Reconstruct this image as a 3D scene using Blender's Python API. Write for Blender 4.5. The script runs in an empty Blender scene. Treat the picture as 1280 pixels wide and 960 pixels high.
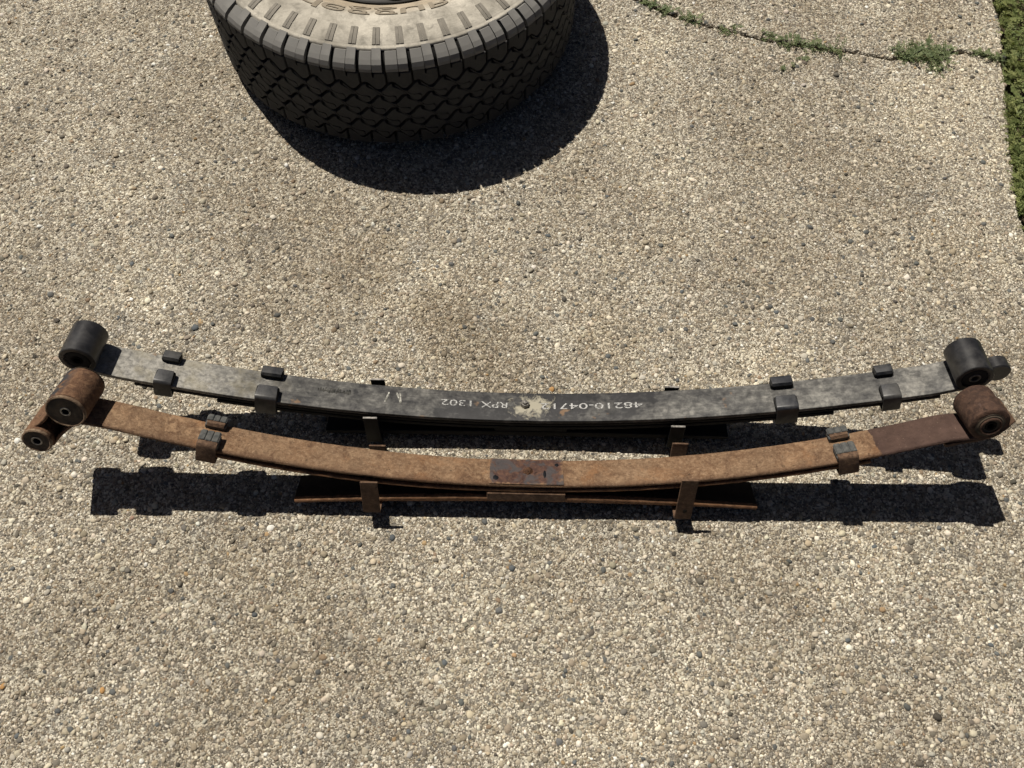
import bpy, math, random
import numpy as np
from mathutils import Vector, Matrix
PI = math.pi
rng = np.random.default_rng(7)
random.seed(7)
scene = bpy.context.scene
C = scene.collection

# ---------------------------------------------------------------- camera
CAM_H, PITCH, ROLL, FPX = 1.340, 1.12937, 0.01667, 1035.0
cp, sp = math.cos(PITCH), math.sin(PITCH)
fwd = Vector((0, cp, -sp)); up0 = Vector((0, sp, cp)); rt0 = Vector((1, 0, 0))
rt = rt0*math.cos(ROLL) + up0*math.sin(ROLL)
up = up0*math.cos(ROLL) - rt0*math.sin(ROLL)
cam_d = bpy.data.cameras.new('camera'); cam = bpy.data.objects.new('camera', cam_d); C.objects.link(cam)
m = Matrix.Identity(4)
for i in range(3):
    m[i][0], m[i][1], m[i][2] = rt[i], up[i], -fwd[i]
m[2][3] = CAM_H
cam.matrix_world = m
cam_d.sensor_fit = 'HORIZONTAL'; cam_d.sensor_width = 36; cam_d.lens = 36*FPX/1280
cam_d.clip_start = 0.02; cam_d.clip_end = 500
scene.camera = cam

# ---------------------------------------------------------------- light
SUN = Vector((0.3083, -0.4087, -0.8590))          # the way the light travels
w = bpy.data.worlds.new('World'); scene.world = w; w.use_nodes = True
nt = w.node_tree
sky = nt.nodes.new('ShaderNodeTexSky'); sky.sky_type = 'NISHITA'; sky.sun_disc = False
sky.air_density = 0.2; sky.dust_density = 0.8; sky.ozone_density = 0.0
sky.sun_elevation = math.asin(0.859); sky.sun_rotation = math.atan2(-SUN.x, -SUN.y)
bg = nt.nodes['Background']; bg.inputs['Strength'].default_value = 0.05
nt.links.new(sky.outputs[0], bg.inputs['Color'])
sd = bpy.data.lights.new('sun', 'SUN'); sd.energy = 5.0; sd.angle = math.radians(0.53); sd.color = (1.0, 0.93, 0.825)
so = bpy.data.objects.new('sun', sd); C.objects.link(so)
so.rotation_euler = SUN.to_track_quat('-Z', 'Y').to_euler(); so.location = (-2, 3, 6)
scene.cycles.use_adaptive_sampling = True; scene.cycles.adaptive_threshold = .03
scene.cycles.max_bounces = 5; scene.cycles.diffuse_bounces = 2; scene.cycles.glossy_bounces = 2; scene.cycles.transmission_bounces = 2
scene.view_settings.view_transform = 'Standard'; scene.view_settings.look = 'None'
scene.view_settings.exposure = 0.05; scene.view_settings.gamma = 1.0

# ---------------------------------------------------------------- helpers
def px_ground(x, y, z=0.0):
    """world point on the plane z that the photograph shows at a pixel (used once, to measure the place)"""
    a, b = (x-640)/FPX, -(y-480)/FPX
    d = fwd + rt*a + up*b
    t = (z-CAM_H)/d.z
    return Vector((d.x*t, d.y*t, z))

def link(o, parent=None):
    C.objects.link(o)
    if parent is not None: o.parent = parent
    return o
def tag(o, label=None, cat=None, group=None, kind=None):
    if label: o['label'] = label
    if cat: o['category'] = cat
    if group: o['group'] = group
    if kind: o['kind'] = kind
    return o
def empty(name, M=None):
    o = bpy.data.objects.new(name, None); C.objects.link(o); o.empty_display_size = .05
    if M is not None: o.matrix_world = M
    return o
class MB:
    def __init__(s): s.v = []; s.f = []
    def add(s, vs, fs):
        k = len(s.v); s.v += [tuple(v) for v in vs]; s.f += [tuple(i+k for i in f) for f in fs]; return s
    def mesh(s, name, mat, smooth=False, sharp=None):
        me = bpy.data.meshes.new(name); me.from_pydata(s.v, [], s.f); me.update()
        if mat: me.materials.append(mat)
        if smooth:
            me.polygons.foreach_set('use_smooth', [True]*len(me.polygons))
            if sharp is not None: me.set_sharp_from_angle(angle=math.radians(sharp))
        return me
    def build(s, name, mat, parent=None, smooth=False, sharp=None, M=None):
        o = bpy.data.objects.new(name, s.mesh(name, mat, smooth, sharp)); link(o, parent)
        if M is not None: o.matrix_local = M
        return o
def box(mb, x0, x1, y0, y1, z0, z1, ch=0.0, M=None):
    """box with chamfered edges"""
    xs, ys, zs = (x0, x1), (y0, y1), (z0, z1)
    if ch <= 0:
        vs = [(xs[i], ys[j], zs[k]) for i in (0, 1) for j in (0, 1) for k in (0, 1)]
        fs = [(0,1,3,2), (4,6,7,5), (0,4,5,1), (2,3,7,6), (0,2,6,4), (1,5,7,3)]
    else:
        vs = []; idx = {}
        for i in (0, 1):
            for j in (0, 1):
                for k in (0, 1):
                    sx, sy, sz = (1-2*i)*ch, (1-2*j)*ch, (1-2*k)*ch
                    for a, (dx, dy, dz) in enumerate(((0, sy, sz), (sx, 0, sz), (sx, sy, 0))):
                        idx[i, j, k, a] = len(vs); vs.append((xs[i]+dx, ys[j]+dy, zs[k]+dz))
        g = lambda i, j, k, a: idx[i, j, k, a]
        fs = []
        for i in (0, 1):
            q = [g(i,0,0,0), g(i,1,0,0), g(i,1,1,0), g(i,0,1,0)]; fs.append(q[::-1] if i == 0 else q)
            q = [g(0,i,0,1), g(0,i,1,1), g(1,i,1,1), g(1,i,0,1)]; fs.append(q[::-1] if i == 0 else q)
            q = [g(0,0,i,2), g(1,0,i,2), g(1,1,i,2), g(0,1,i,2)]; fs.append(q[::-1] if i == 0 else q)
        for i in (0, 1):
            for j in (0, 1):
                q = [g(i,j,0,0), g(i,j,1,0), g(i,j,1,1), g(i,j,0,1)]; fs.append(q if i == j else q[::-1])
                q = [g(i,0,j,0), g(i,0,j,2), g(i,1,j,2), g(i,1,j,0)]; fs.append(q if i == j else q[::-1])
                q = [g(0,i,j,1), g(1,i,j,1), g(1,i,j,2), g(0,i,j,2)]; fs.append(q if i == j else q[::-1])
                for k in (0, 1):
                    q = [g(i,j,k,0), g(i,j,k,1), g(i,j,k,2)]; fs.append(q)
    if M is not None: vs = [tuple(M @ Vector(v)) for v in vs]
    return mb.add(vs, fs)
def fix_normals(me):
    import bmesh
    bm = bmesh.new(); bm.from_mesh(me); bmesh.ops.recalc_face_normals(bm, faces=bm.faces); bm.to_mesh(me); bm.free()
def cyl_y(mb, cx, cz, rings, seg=40):
    """surface of revolution about an axis parallel to Y: rings = [(radius, y), ...]; closed when it ends on radius 0"""
    k0 = []
    vs = []; fs = []
    for (r, y) in rings:
        k0.append(len(vs))
        vs += [(cx+r*math.cos(2*PI*i/seg), y, cz+r*math.sin(2*PI*i/seg)) for i in range(seg)]
    for a in range(len(rings)-1):
        for i in range(seg):
            j = (i+1) % seg
            fs.append((k0[a]+i, k0[a]+j, k0[a+1]+j, k0[a+1]+i))
    return mb.add(vs, fs)

# ---------------------------------------------------------------- materials
class NT:
    def __init__(s, name, rough=.8, metallic=0.0, spec=.3):
        s.m = bpy.data.materials.new(name); s.m.use_nodes = True; s.t = s.m.node_tree
        s.b = s.t.nodes['Principled BSDF']; s.b.inputs['Roughness'].default_value = rough
        s.b.inputs['Metallic'].default_value = metallic; s.b.inputs['Specular IOR Level'].default_value = spec
        s.co = s.t.nodes.new('ShaderNodeTexCoord').outputs['Object']
    def n(s, kind, **kw):
        x = s.t.nodes.new(kind)
        for k, v in kw.items():
            if k.startswith('i_'):
                x.inputs[k[2:].replace('_', ' ')].default_value = v
            else: setattr(x, k, v)
        return x
    def l(s, a, b): s.t.links.new(a, b)
    def noise(s, scale, detail=6, rough=.6, vec=None, dist=0.0):
        x = s.n('ShaderNodeTexNoise'); x.inputs['Scale'].default_value = scale; x.inputs['Detail'].default_value = detail
        x.inputs['Roughness'].default_value = rough; x.inputs['Distortion'].default_value = dist
        s.l(vec or s.co, x.inputs['Vector']); return x.outputs['Fac']
    def ramp(s, fac, a, b, c0=0.0, c1=1.0):
        x = s.n('ShaderNodeMapRange'); x.inputs[1].default_value = a; x.inputs[2].default_value = b
        x.inputs[3].default_value = c0; x.inputs[4].default_value = c1; s.l(fac, x.inputs[0]); return x.outputs[0]
    def mix(s, fac, a, b):
        x = s.n('ShaderNodeMix', data_type='RGBA')
        if isinstance(fac, (int, float)): x.inputs[0].default_value = fac
        else: s.l(fac, x.inputs[0])
        for k, c in ((6, a), (7, b)):
            if isinstance(c, tuple): x.inputs[k].default_value = (*c, 1)
            else: s.l(c, x.inputs[k])
        return x.outputs[2]
    def math(s, op, a, b=0.0):
        x = s.n('ShaderNodeMath', operation=op)
        for k, c in ((0, a), (1, b)):
            if isinstance(c, (int, float)): x.inputs[k].default_value = c
            else: s.l(c, x.inputs[k])
        return x.outputs[0]
    def stretch(s, x, y, z):
        q = s.n('ShaderNodeVectorMath', operation='MULTIPLY'); q.inputs[1].default_value = (x, y, z); s.l(s.co, q.inputs[0]); return q.outputs[0]
    def sep(s):
        x = s.n('ShaderNodeSeparateXYZ'); s.l(s.co, x.inputs[0]); return x.outputs
    def color(s, c): s.l(c, s.b.inputs['Base Color']) if not isinstance(c, tuple) else setattr(s.b.inputs['Base Color'], 'default_value', (*c, 1))
    def bump(s, h, strength=.4, dist=.001, prev=None):
        x = s.n('ShaderNodeBump'); x.inputs['Strength'].default_value = strength; x.inputs['Distance'].default_value = dist
        s.l(h, x.inputs['Height'])
        if prev is not None: s.l(prev, x.inputs['Normal'])
        s.l(x.outputs[0], s.b.inputs['Normal']); return x.outputs[0]

def rust(name, c_lo, c_mid, c_hi, rough=.85, blotch=22, bump=.5, extra=None):
    s = NT(name, rough, 0, .25)
    n1 = s.noise(blotch, 8, .65, dist=.4); n2 = s.noise(150, 6, .7); n3 = s.noise(620, 3, .7)
    c = s.mix(s.ramp(n1, .36, .62), c_lo, c_mid)
    c = s.mix(s.ramp(n2, .46, .68, 0, .8), c, c_hi)
    c = s.mix(s.ramp(n3, .56, .75, 0, .55), c, tuple(x*.45 for x in c_lo))
    pits = s.ramp(s.noise(95, 2, .5), .66, .72)
    c = s.mix(s.math('MULTIPLY', pits, .7), c, tuple(x*.35 for x in c_lo))
    if extra: c = extra(s, c)
    s.color(c)
    flake = s.ramp(s.noise(48, 6, .65, dist=1.0), .50, .54)          # edges of lifting scale
    b0 = s.bump(flake, .55, .0009)
    s.bump(s.math('ADD', s.math('MULTIPLY', n2, .8), s.math('MULTIPLY', n3, .5)), bump, .0012, b0)
    return s.m
def main_leaf_extra(s, c):
    X = s.sep()
    # flaked paler scale near the left-hand eye
    g = s.math('MULTIPLY', s.ramp(X[0], -.42, -.52), s.ramp(s.noise(38, 5, .6, dist=1.2), .52, .58, 0, .5))
    c = s.mix(g, c, (.38, .25, .145))
    c = s.mix(s.ramp(s.noise(9, 6, .6), .42, .72, 0, .45), c, (.265, .190, .122))
    c = s.mix(s.ramp(s.noise(26, 7, .7, dist=.9), .51, .64, 0, .85), c, (.105, .058, .033))
    c = s.mix(s.ramp(s.noise(15, 6, .7, dist=.6), .56, .68, 0, .55), c, (.27, .135, .06))
    ed = s.math('MULTIPLY', s.ramp(s.math('ADD', X[1], s.ramp(s.noise(30, 5), .3, .7, -.006, .006)), -.021, -.028), .6)   # darker along the near arris
    c = s.mix(ed, c, (.105, .058, .034))
    c = s.mix(s.ramp(s.noise(240, 6, .8), .50, .66, 0, .7), c, (.075, .042, .025))
    c = s.mix(s.ramp(s.noise(330, 5, .8), .54, .68, 0, .6), c, (.38, .265, .17))
    # the smooth dark section near the right-hand eye, with a fairly crisp edge across the leaf
    edge = s.math('ADD', X[0], s.ramp(s.noise(70, 6, .7), .3, .7, -.0032, .0032))
    dk = s.mix(s.ramp(s.noise(45, 6), .35, .7), (.050, .030, .025), (.088, .054, .044))
    dk = s.mix(s.ramp(s.noise(420, 2), .69, .75), dk, (.30, .22, .17))
    dk = s.mix(s.ramp(s.noise(60, 5, .7), .60, .70, 0, .6), dk, (.032, .020, .017))
    return s.mix(s.ramp(edge, .5440, .5458, 0, .95), c, dk)
M_RUST_MAIN = rust('rust_main_leaf', (.120, .066, .036), (.220, .130, .072), (.345, .232, .140), extra=main_leaf_extra, blotch=20, bump=1.2)
M_RUST_RING = rust('rust_flange_ring', (.10, .062, .040), (.19, .13, .085), (.33, .25, .17), blotch=60)
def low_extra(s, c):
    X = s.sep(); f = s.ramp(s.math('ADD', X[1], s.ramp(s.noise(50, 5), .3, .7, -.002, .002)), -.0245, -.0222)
    return s.mix(f, c, (.020, .014, .011))                           # shade between the leaves, painted dark into all but the near edge
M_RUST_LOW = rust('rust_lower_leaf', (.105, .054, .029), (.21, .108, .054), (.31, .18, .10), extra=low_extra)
M_RUST_STRAP = rust('rust_strap', (.060, .036, .024), (.115, .070, .044), (.20, .125, .078), blotch=40)
M_RUST_EYE = rust('rust_eye', (.080, .042, .025), (.145, .078, .044), (.24, .145, .085), blotch=30)
def pad_extra(s, c):
    X = s.sep(); ax = s.math('ADD', s.math('ABSOLUTE', X[0]), s.ramp(s.noise(70, 6, .7), .3, .7, -.010, .010))
    ay = s.math('ADD', s.math('ABSOLUTE', X[1]), s.ramp(s.noise(90, 6, .7), .3, .7, -.006, .006))
    c = s.mix(s.math('MAXIMUM', s.ramp(ax, .053, .060), s.ramp(ay, .026, .030)), c, (.19, .115, .066))
    return s.mix(s.ramp(s.noise(42, 4, .6, dist=.5), .48, .58, 0, .85), c, (.062, .058, .060))
M_RUST_PAD = rust('rust_dark_pad', (.045, .024, .020), (.085, .046, .036), (.15, .08, .05), blotch=60, extra=pad_extra)
M_RUST_BOLT = rust('rust_bolt_scab', (.045, .024, .016), (.10, .048, .026), (.18, .09, .045), blotch=90, bump=1.0)

def roughen(o, amp, sc):
    from mathutils import noise as mn
    for v in o.data.vertices: v.co += mn.noise_vector(v.co*sc)*amp
    o.data.update()
def eye_extra(s, c):
    X = s.sep()
    f = s.math('MULTIPLY', s.ramp(X[0], -.688, -.702), s.ramp(s.noise(55, 4), .38, .47))
    return s.mix(f, c, (.035, .035, .038))
M_RUST_EYE_L = rust('rust_eye_black_paint', (.070, .037, .023), (.140, .074, .041), (.235, .14, .08), blotch=30, extra=eye_extra)
M_RUST_EYE_R = rust('rust_eye_brown', (.036, .021, .016), (.066, .038, .027), (.12, .068, .045), blotch=30)

def black_paint(name, dust=.0, grad=False, rough=.5, base=(.012, .012, .013), spec=.4):
    s = NT(name, rough, 0, spec)
    n1 = s.noise(14, 8, .62, dist=.6); n2 = s.noise(70, 7, .7, dist=.3); n3 = s.noise(600, 3, .7)
    c = s.mix(s.ramp(n2, .35, .7), base, tuple(x*2.6 for x in base))
    f = s.math('ADD', s.math('MULTIPLY', n1, .62), s.math('MULTIPLY', n2, .38))
    if grad:
        X = s.sep()
        g = s.ramp(X[0], -.38, -.60, 0, .26)                # dust settled at the left-hand end
        cl = s.math('MULTIPLY', s.ramp(X[0], -.22, -.13), s.ramp(X[0], .26, .16, 0, .085))   # wiped clean by the print
        st = s.noise(1, 5, .7, vec=s.stretch(22, 130, 60))
        g = s.math('ADD', g, s.ramp(X[0], .20, .42, 0, .07))
        f = s.math('ADD', s.math('SUBTRACT', s.math('ADD', f, g), cl), s.ramp(st, .35, .65, -.05, .05))
        d1 = s.ramp(f, .42, .58, 0, .9)
        mot = s.ramp(s.noise(110, 6, .7), .38, .66, .35, 1.0)
        c = s.mix(s.math('MULTIPLY', d1, mot), c, (.168, .163, .148))
        d2 = s.math('MULTIPLY', s.ramp(f, .56, .76, 0, .9), s.ramp(s.noise(140, 5, .7, dist=.4), .36, .62, .15, 1.0))
        c = s.mix(d2, c, (.38, .365, .325))
        ye = s.math('MULTIPLY', s.ramp(X[0], -.36, -.5), s.ramp(s.noise(34, 5, .6), .48, .66, 0, .35))
        c = s.mix(ye, c, (.24, .205, .115))
        # cream paint smeared round the centre bolt
        ox = s.math('DIVIDE', s.math('SUBTRACT', X[0], .002), .040); oy = s.math('DIVIDE', s.math('SUBTRACT', X[1], .001), .024)
        r = s.math('SQRT', s.math('ADD', s.math('MULTIPLY', ox, ox), s.math('MULTIPLY', oy, oy)))
        r = s.math('ADD', r, s.ramp(s.noise(75, 7, .72, dist=.6), .3, .7, -.75, .75))
        c = s.mix(s.ramp(r, .92, .40, 0, .75), c, (.42, .39, .30))
        # a few small rust stains
        rs = s.ramp(s.noise(26, 3, .5), .66, .71, 0, .7)
        c = s.mix(rs, c, (.22, .13, .065))
    else:
        d1 = s.ramp(f, .5-dust*.2, .72-dust*.2, 0, dust)
        c = s.mix(d1, c, (.17, .16, .135))
    s.color(c)
    s.bump(s.math('ADD', s.math('MULTIPLY', n2, .6), s.math('MULTIPLY', n3, .35)), .25, .0008)
    return s.m
M_BLK_MAIN = black_paint('black_main_leaf', grad=True, rough=.6)
M_BLK = black_paint('black_paint', .0, rough=.6, base=(.0038, .0042, .0055), spec=.15)
M_BLK_EYE = black_paint('black_eye', .2, rough=.38, base=(.011, .011, .012))
M_BLK_CLIP = black_paint('black_clip', .35, rough=.42, base=(.012, .013, .016))
s = NT('rubber_black', .75, 0, .25); s.color((.016, .016, .016)); s.bump(s.noise(300, 4), .2, .0006); M_RUBBER = s.m
s = NT('rubber_old', .9, 0, .2); s.color(s.mix(s.ramp(s.noise(60, 6), .35, .7), (.045, .038, .030), (.115, .09, .065))); s.bump(s.noise(250, 4), .4, .0008); M_RUBBER_OLD = s.m
s = NT('rubber_pad_grey', .85, 0, .2); s.color(s.mix(s.ramp(s.noise(120, 5), .35, .7), (.055, .058, .058), (.12, .12, .112))); s.bump(s.noise(300, 4), .3, .0006); M_PADGREY = s.m
s = NT('steel_dull', .45, .8, .5); s.color(s.mix(s.ramp(s.noise(200, 4), .35, .7), (.13, .125, .115), (.30, .28, .25))); M_STEEL = s.m
s = NT('bore_dark', .9, 0, .1); s.color((.012, .010, .008)); M_BORE = s.m
s = NT('edge_worn', .6, .3, .4); s.color(s.mix(s.ramp(s.noise(180, 4), .35, .65), (.09, .085, .08), (.36, .34, .31))); M_WORN = s.m
s = NT('print_white', .7, 0, .3); s.color(s.mix(s.ramp(s.noise(420, 3, .6), .39, .50), (.08, .08, .08), (.44, .44, .43))); M_PRINT = s.m
s = NT('chalk', .9, 0, .1); s.color(s.mix(s.ramp(s.noise(240, 4, .7), .42, .58), (.13, .13, .115), (.52, .51, .46))); M_CHALK = s.m
s = NT('ink_dark', .8, 0, .2); s.color(s.mix(s.ramp(s.noise(200, 4, .7), .4, .6), (.017, .017, .017), (.07, .068, .06))); M_INK = s.m

STAINS = [(585, 425, .17, .70), (440, 335, .15, .62), (400, 285, .13, .5), (1075, 235, .20, .45), (1185, 330, .16, .35), (330, 395, .11, .5), (805, 290, .13, .32), (1165, 30, .12, .5),
          (1030, 150, .14, .3), (300, 640, .10, .3), (760, 415, .10, .4)]
def weathered(s, c):
    """dirt, old stains and bleached patches lying over paste and stones alike (world position, so both share them)"""
    pos = s.n('ShaderNodeNewGeometry').outputs['Position']
    n1 = s.noise(2.6, 5, .62, vec=pos); n2 = s.noise(9, 6, .65, vec=pos, dist=.4); n3 = s.noise(30, 4, .6, vec=pos)
    f = s.math('MULTIPLY', s.ramp(n1, .46, .60), .42)
    for x, y, r, k in STAINS:
        p = px_ground(x, y); d = s.n('ShaderNodeVectorMath', operation='DISTANCE'); s.l(pos, d.inputs[0]); d.inputs[1].default_value = p
        w_ = s.math('MULTIPLY', s.ramp(s.math('ADD', d.outputs['Value'], s.ramp(n2, .3, .7, -.45*r, .45*r)), r, r*.25), k)
        f = s.math('MAXIMUM', f, w_)
    f = s.math('MULTIPLY', f, s.ramp(n3, .3, .65, .55, 1.0))
    def mul(c, t, fac):
        x = s.n('ShaderNodeMix', data_type='RGBA', blend_type='MULTIPLY')
        if isinstance(fac, (int, float)): x.inputs[0].default_value = fac
        else: s.l(fac, x.inputs[0])
        s.l(c, x.inputs[6]); x.inputs[7].default_value = (*t, 1); return x.outputs[2]
    c = mul(c, (.56, .50, .425), f)                                  # brownish grime
    c = mul(c, (1.17, 1.16, 1.13), s.ramp(n1, .48, .36))             # bleached
    c = mul(c, (.80, .82, .86), s.ramp(n2, .54, .68, 0, .8))         # greyer worn paste
    return c
def concrete():
    s = NT('exposed_aggregate_concrete', .93, 0, .15)
    mid = s.noise(22, 5, .6); fine = s.noise(900, 2, .7)
    def cells(scale, rnd=1.0):
        v = s.n('ShaderNodeTexVoronoi'); v.inputs['Scale'].default_value = scale; v.inputs['Randomness'].default_value = rnd; s.l(s.co, v.inputs['Vector'])
        h = s.n('ShaderNodeSeparateColor'); s.l(v.outputs['Color'], h.inputs[0]); return v.outputs['Distance'], h.outputs
    d1, h1 = cells(330); d2, h2 = cells(175); d3, h3 = cells(620)
    # cement paste, then sand grains of three sizes, then the dark pits between them
    c = s.mix(s.ramp(mid, .3, .7), (.318, .284, .228), (.398, .360, .294))
    c = s.mix(s.ramp(h3[0], .58, .64, 0, .85), c, (.72, .665, .54))
    c = s.mix(s.ramp(h3[1], .68, .74, 0, .85), c, (.105, .088, .066))
    c = s.mix(s.ramp(h1[0], .79, .82, 0, .95), c, (.78, .73, .61))
    c = s.mix(s.ramp(h1[1], .75, .79, 0, .85), c, (.125, .108, .086))
    c = s.mix(s.ramp(h1[2], .82, .85, 0, .8), c, (.30, .245, .17))
    c = s.mix(s.ramp(h2[2], .86, .89, 0, .75), c, (.215, .20, .172))
    c = s.mix(s.ramp(h2[1], .89, .91, 0, .8), c, (.62, .58, .475))
    pit = s.math('MULTIPLY', s.ramp(d1, .48, .76), s.ramp(s.noise(240, 3), .47, .62))
    c = s.mix(s.math('MULTIPLY', pit, .85), c, (.085, .070, .050))
    s.color(weathered(s, c))
    hgt = s.math('SUBTRACT', s.math('MULTIPLY', fine, .5), s.math('ADD', d1, s.math('MULTIPLY', d3, .5)))
    s.bump(hgt, 1.0, .0021)
    return s.m
M_CONC = concrete()
def pebble_mat(name, inst):
    s = NT(name, .8, 0, .22)
    if inst:
        a = s.n('ShaderNodeAttribute', attribute_type='INSTANCER', attribute_name='col')
        base = a.outputs['Color']
    else:
        oi = s.n('ShaderNodeObjectInfo'); base = oi.outputs['Color']
    nz = s.noise(5 if inst else 320, 4, .6)
    mul = s.n('ShaderNodeMix', data_type='RGBA', blend_type='MULTIPLY'); mul.inputs[0].default_value = 1
    s.l(base, mul.inputs[6])
    gr = s.n('ShaderNodeCombineColor'); r = s.ramp(nz, .3, .7, .7, 1.18)
    for k in range(3): s.l(r, gr.inputs[k])
    s.l(gr.outputs[0], mul.inputs[7]); s.color(weathered(s, mul.outputs[2]))
    return s.m
M_PEB_I = pebble_mat('aggregate_stone', True)
M_PEB = pebble_mat('pebble_stone', False)
s = NT('soil', .95, 0, .1); s.color(s.mix(s.ramp(s.noise(40, 6), .35, .7), (.030, .022, .014), (.085, .066, .045))); s.bump(s.noise(120, 6), .8, .006); M_SOIL = s.m
def leafmat(name, a, b):
    s = NT(name, .6, 0, .3)
    at = s.n('ShaderNodeAttribute', attribute_name='tint')
    s.color(s.mix(at.outputs['Fac'], a, b))
    tr = s.n('ShaderNodeBsdfTranslucent'); tr.inputs[0].default_value = (b[0]*1.1, b[1]*1.2, b[2]*.7, 1)
    mx = s.n('ShaderNodeMixShader'); mx.inputs[0].default_value = .2
    out = s.t.nodes['Material Output']; s.l(s.b.outputs[0], mx.inputs[1]); s.l(tr.outputs[0], mx.inputs[2]); s.l(mx.outputs[0], out.inputs[0])
    return s.m
M_LEAF = leafmat('weed_leaf', (.080, .115, .050), (.20, .235, .11))
M_LEAF2 = leafmat('ground_cover_leaf', (.10, .145, .050), (.32, .34, .14))
M_STEM = NT('weed_stem', .8).m; M_STEM.node_tree.nodes['Principled BSDF'].inputs['Base Color'].default_value = (.10, .075, .035, 1)

def tyre_mat(name, lo, hi, scale=18, rough=.8, bump=.3, dusty=None):
    s = NT(name, rough, 0, .25)
    n1 = s.noise(scale, 7, .65, dist=.5); n2 = s.noise(180, 5, .7)
    c = s.mix(s.ramp(n1, .33, .68), lo, hi)
    if dusty: c = s.mix(s.ramp(n2, .4, .75, 0, .6), c, dusty)
    s.color(c); s.bump(n2, bump, .0008); return s.m
M_TREAD = tyre_mat('tread_rubber', (.026, .0265, .027), (.050, .050, .049), 9)
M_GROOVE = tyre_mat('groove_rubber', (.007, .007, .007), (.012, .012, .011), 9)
M_LUG = tyre_mat('shoulder_rubber', (.135, .133, .127), (.215, .210, .197), 12)
def sidewall_mat():
    s = NT('dusty_sidewall', .9, 0, .2)
    X = s.sep(); r = s.math('SQRT', s.math('ADD', s.math('MULTIPLY', X[0], X[0]), s.math('MULTIPLY', X[1], X[1])))
    n1 = s.noise(11, 7, .68, dist=.8); n2 = s.noise(45, 6, .7, dist=.5); n3 = s.noise(300, 4, .7)
    c = s.mix(s.ramp(n1, .33, .62), (.25, .232, .195), (.56, .525, .45))
    band = s.math('MULTIPLY', s.ramp(r, .262, .285), s.ramp(r, .285, .26, .0, .0)) if False else s.ramp(r, .285, .255, 0, .75)
    c = s.mix(band, c, (.37, .30, .21))                              # brown brake dust and mud toward the bead
    c = s.mix(s.ramp(n2, .50, .68, 0, .6), c, (.155, .145, .125))    # scuffs down to the rubber
    c = s.mix(s.ramp(n3, .5, .75, 0, .35), c, (.20, .185, .155))
    ring = s.math('ABSOLUTE', s.math('SINE', s.math('MULTIPLY', r, 700)))
    s.color(c); b1 = s.bump(ring, .10, .0008); s.bump(s.math('ADD', n2, n3), .3, .0010, b1); return s.m
M_SIDE = sidewall_mat()
M_RIB = tyre_mat('side_rib_rubber', (.15, .14, .12), (.25, .23, .195), 14)
M_LETTER = tyre_mat('tyre_letter', (.17, .145, .11), (.30, .26, .20), 26)
M_LETTER_IN = tyre_mat('tyre_letter_face', (.24, .21, .165), (.31, .28, .22), 20)
M_INNER = tyre_mat('tyre_inside', (.012, .012, .012), (.022, .021, .02), 8)

# ---------------------------------------------------------------- ground
g = MB(); g.add([(-150, -150, -.07), (150, -150, -.07), (150, 150, -.07), (-150, 150, -.07)], [(0, 1, 2, 3)])
ground = g.build('ground', M_SOIL); tag(ground, 'dark soil under and beside the driveway slabs', 'ground', kind='structure')

crack_px = [(799, 0), (818, 8), (831, 15), (850, 21), (870, 29), (893, 34), (916, 40), (936, 45), (955, 49), (978, 53), (998, 55), (1016, 58), (1034, 61), (1056, 64),
            (1076, 66), (1096, 70), (1112, 73), (1135, 72), (1160, 69), (1185, 66), (1209, 65), (1230, 69), (1248, 73)]
crack = [px_ground(*p) for p in crack_px]
d0 = (crack[0]-crack[3]).normalized()
left = []
q = crack[0].copy()
for k in range(46):
    ang = .10*math.sin(k*.9)+.06*math.sin(k*2.3+1)
    dd = Vector((d0.x*math.cos(ang)-d0.y*math.sin(ang), d0.x*math.sin(ang)+d0.y*math.cos(ang), 0))
    q = q + dd*(.035 if k < 30 else .25); left.append(q.copy())
crack = left[::-1] + crack
edge_px = [(1256, 95), (1258, 129), (1261, 150), (1262, 176), (1266, 200), (1268, 219), (1270, 245), (1275, 273), (1283, 292), (1292, 330)]
edge_lo = [px_ground(*p) for p in edge_px]
q = edge_lo[-1].copy()
for k in range(60):
    q = q + Vector((.004*math.sin(k*1.7)+.003, -.03 if k < 40 else -.15, 0)); edge_lo.append(q.copy())
edge_hi_px = [(1254, 59), (1252, 40), (1250, 23), (1244, 8), (1241, -6)]
edge_hi = [px_ground(*p) for p in edge_hi_px]
q = edge_hi[-1].copy()
for k in range(60):
    q = q + Vector((.006*math.sin(k*1.3), .03 if k < 40 else .15, 0)); edge_hi.append(q.copy())
def offset(pl, dist):
    out = []
    for i, p in enumerate(pl):
        a = pl[max(0, i-1)]; b = pl[min(len(pl)-1, i+1)]; t = (b-a).normalized(); nrm = Vector((-t.y, t.x, 0))
        k = dist(i) if callable(dist) else dist
        out.append(p + nrm*k)
    return out
def dense(pl, step=.006, jit=.0016):
    out = [pl[0]]
    for a, b in zip(pl[:-1], pl[1:]):
        n = min(40, max(1, int((b-a).length/step)))
        for i in range(1, n+1):
            p = a.lerp(b, i/n)
            out.append(p + Vector((random.gauss(0, jit), random.gauss(0, jit), 0)) if (b-a).length < .15 else p)
    return out
crack_hi = dense(offset(crack, lambda i: .0045+.0022*math.sin(i*1.1)))
crack_lo = dense(offset(crack, lambda i: -.0040-.0020*math.sin(i*.8+1)))
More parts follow.
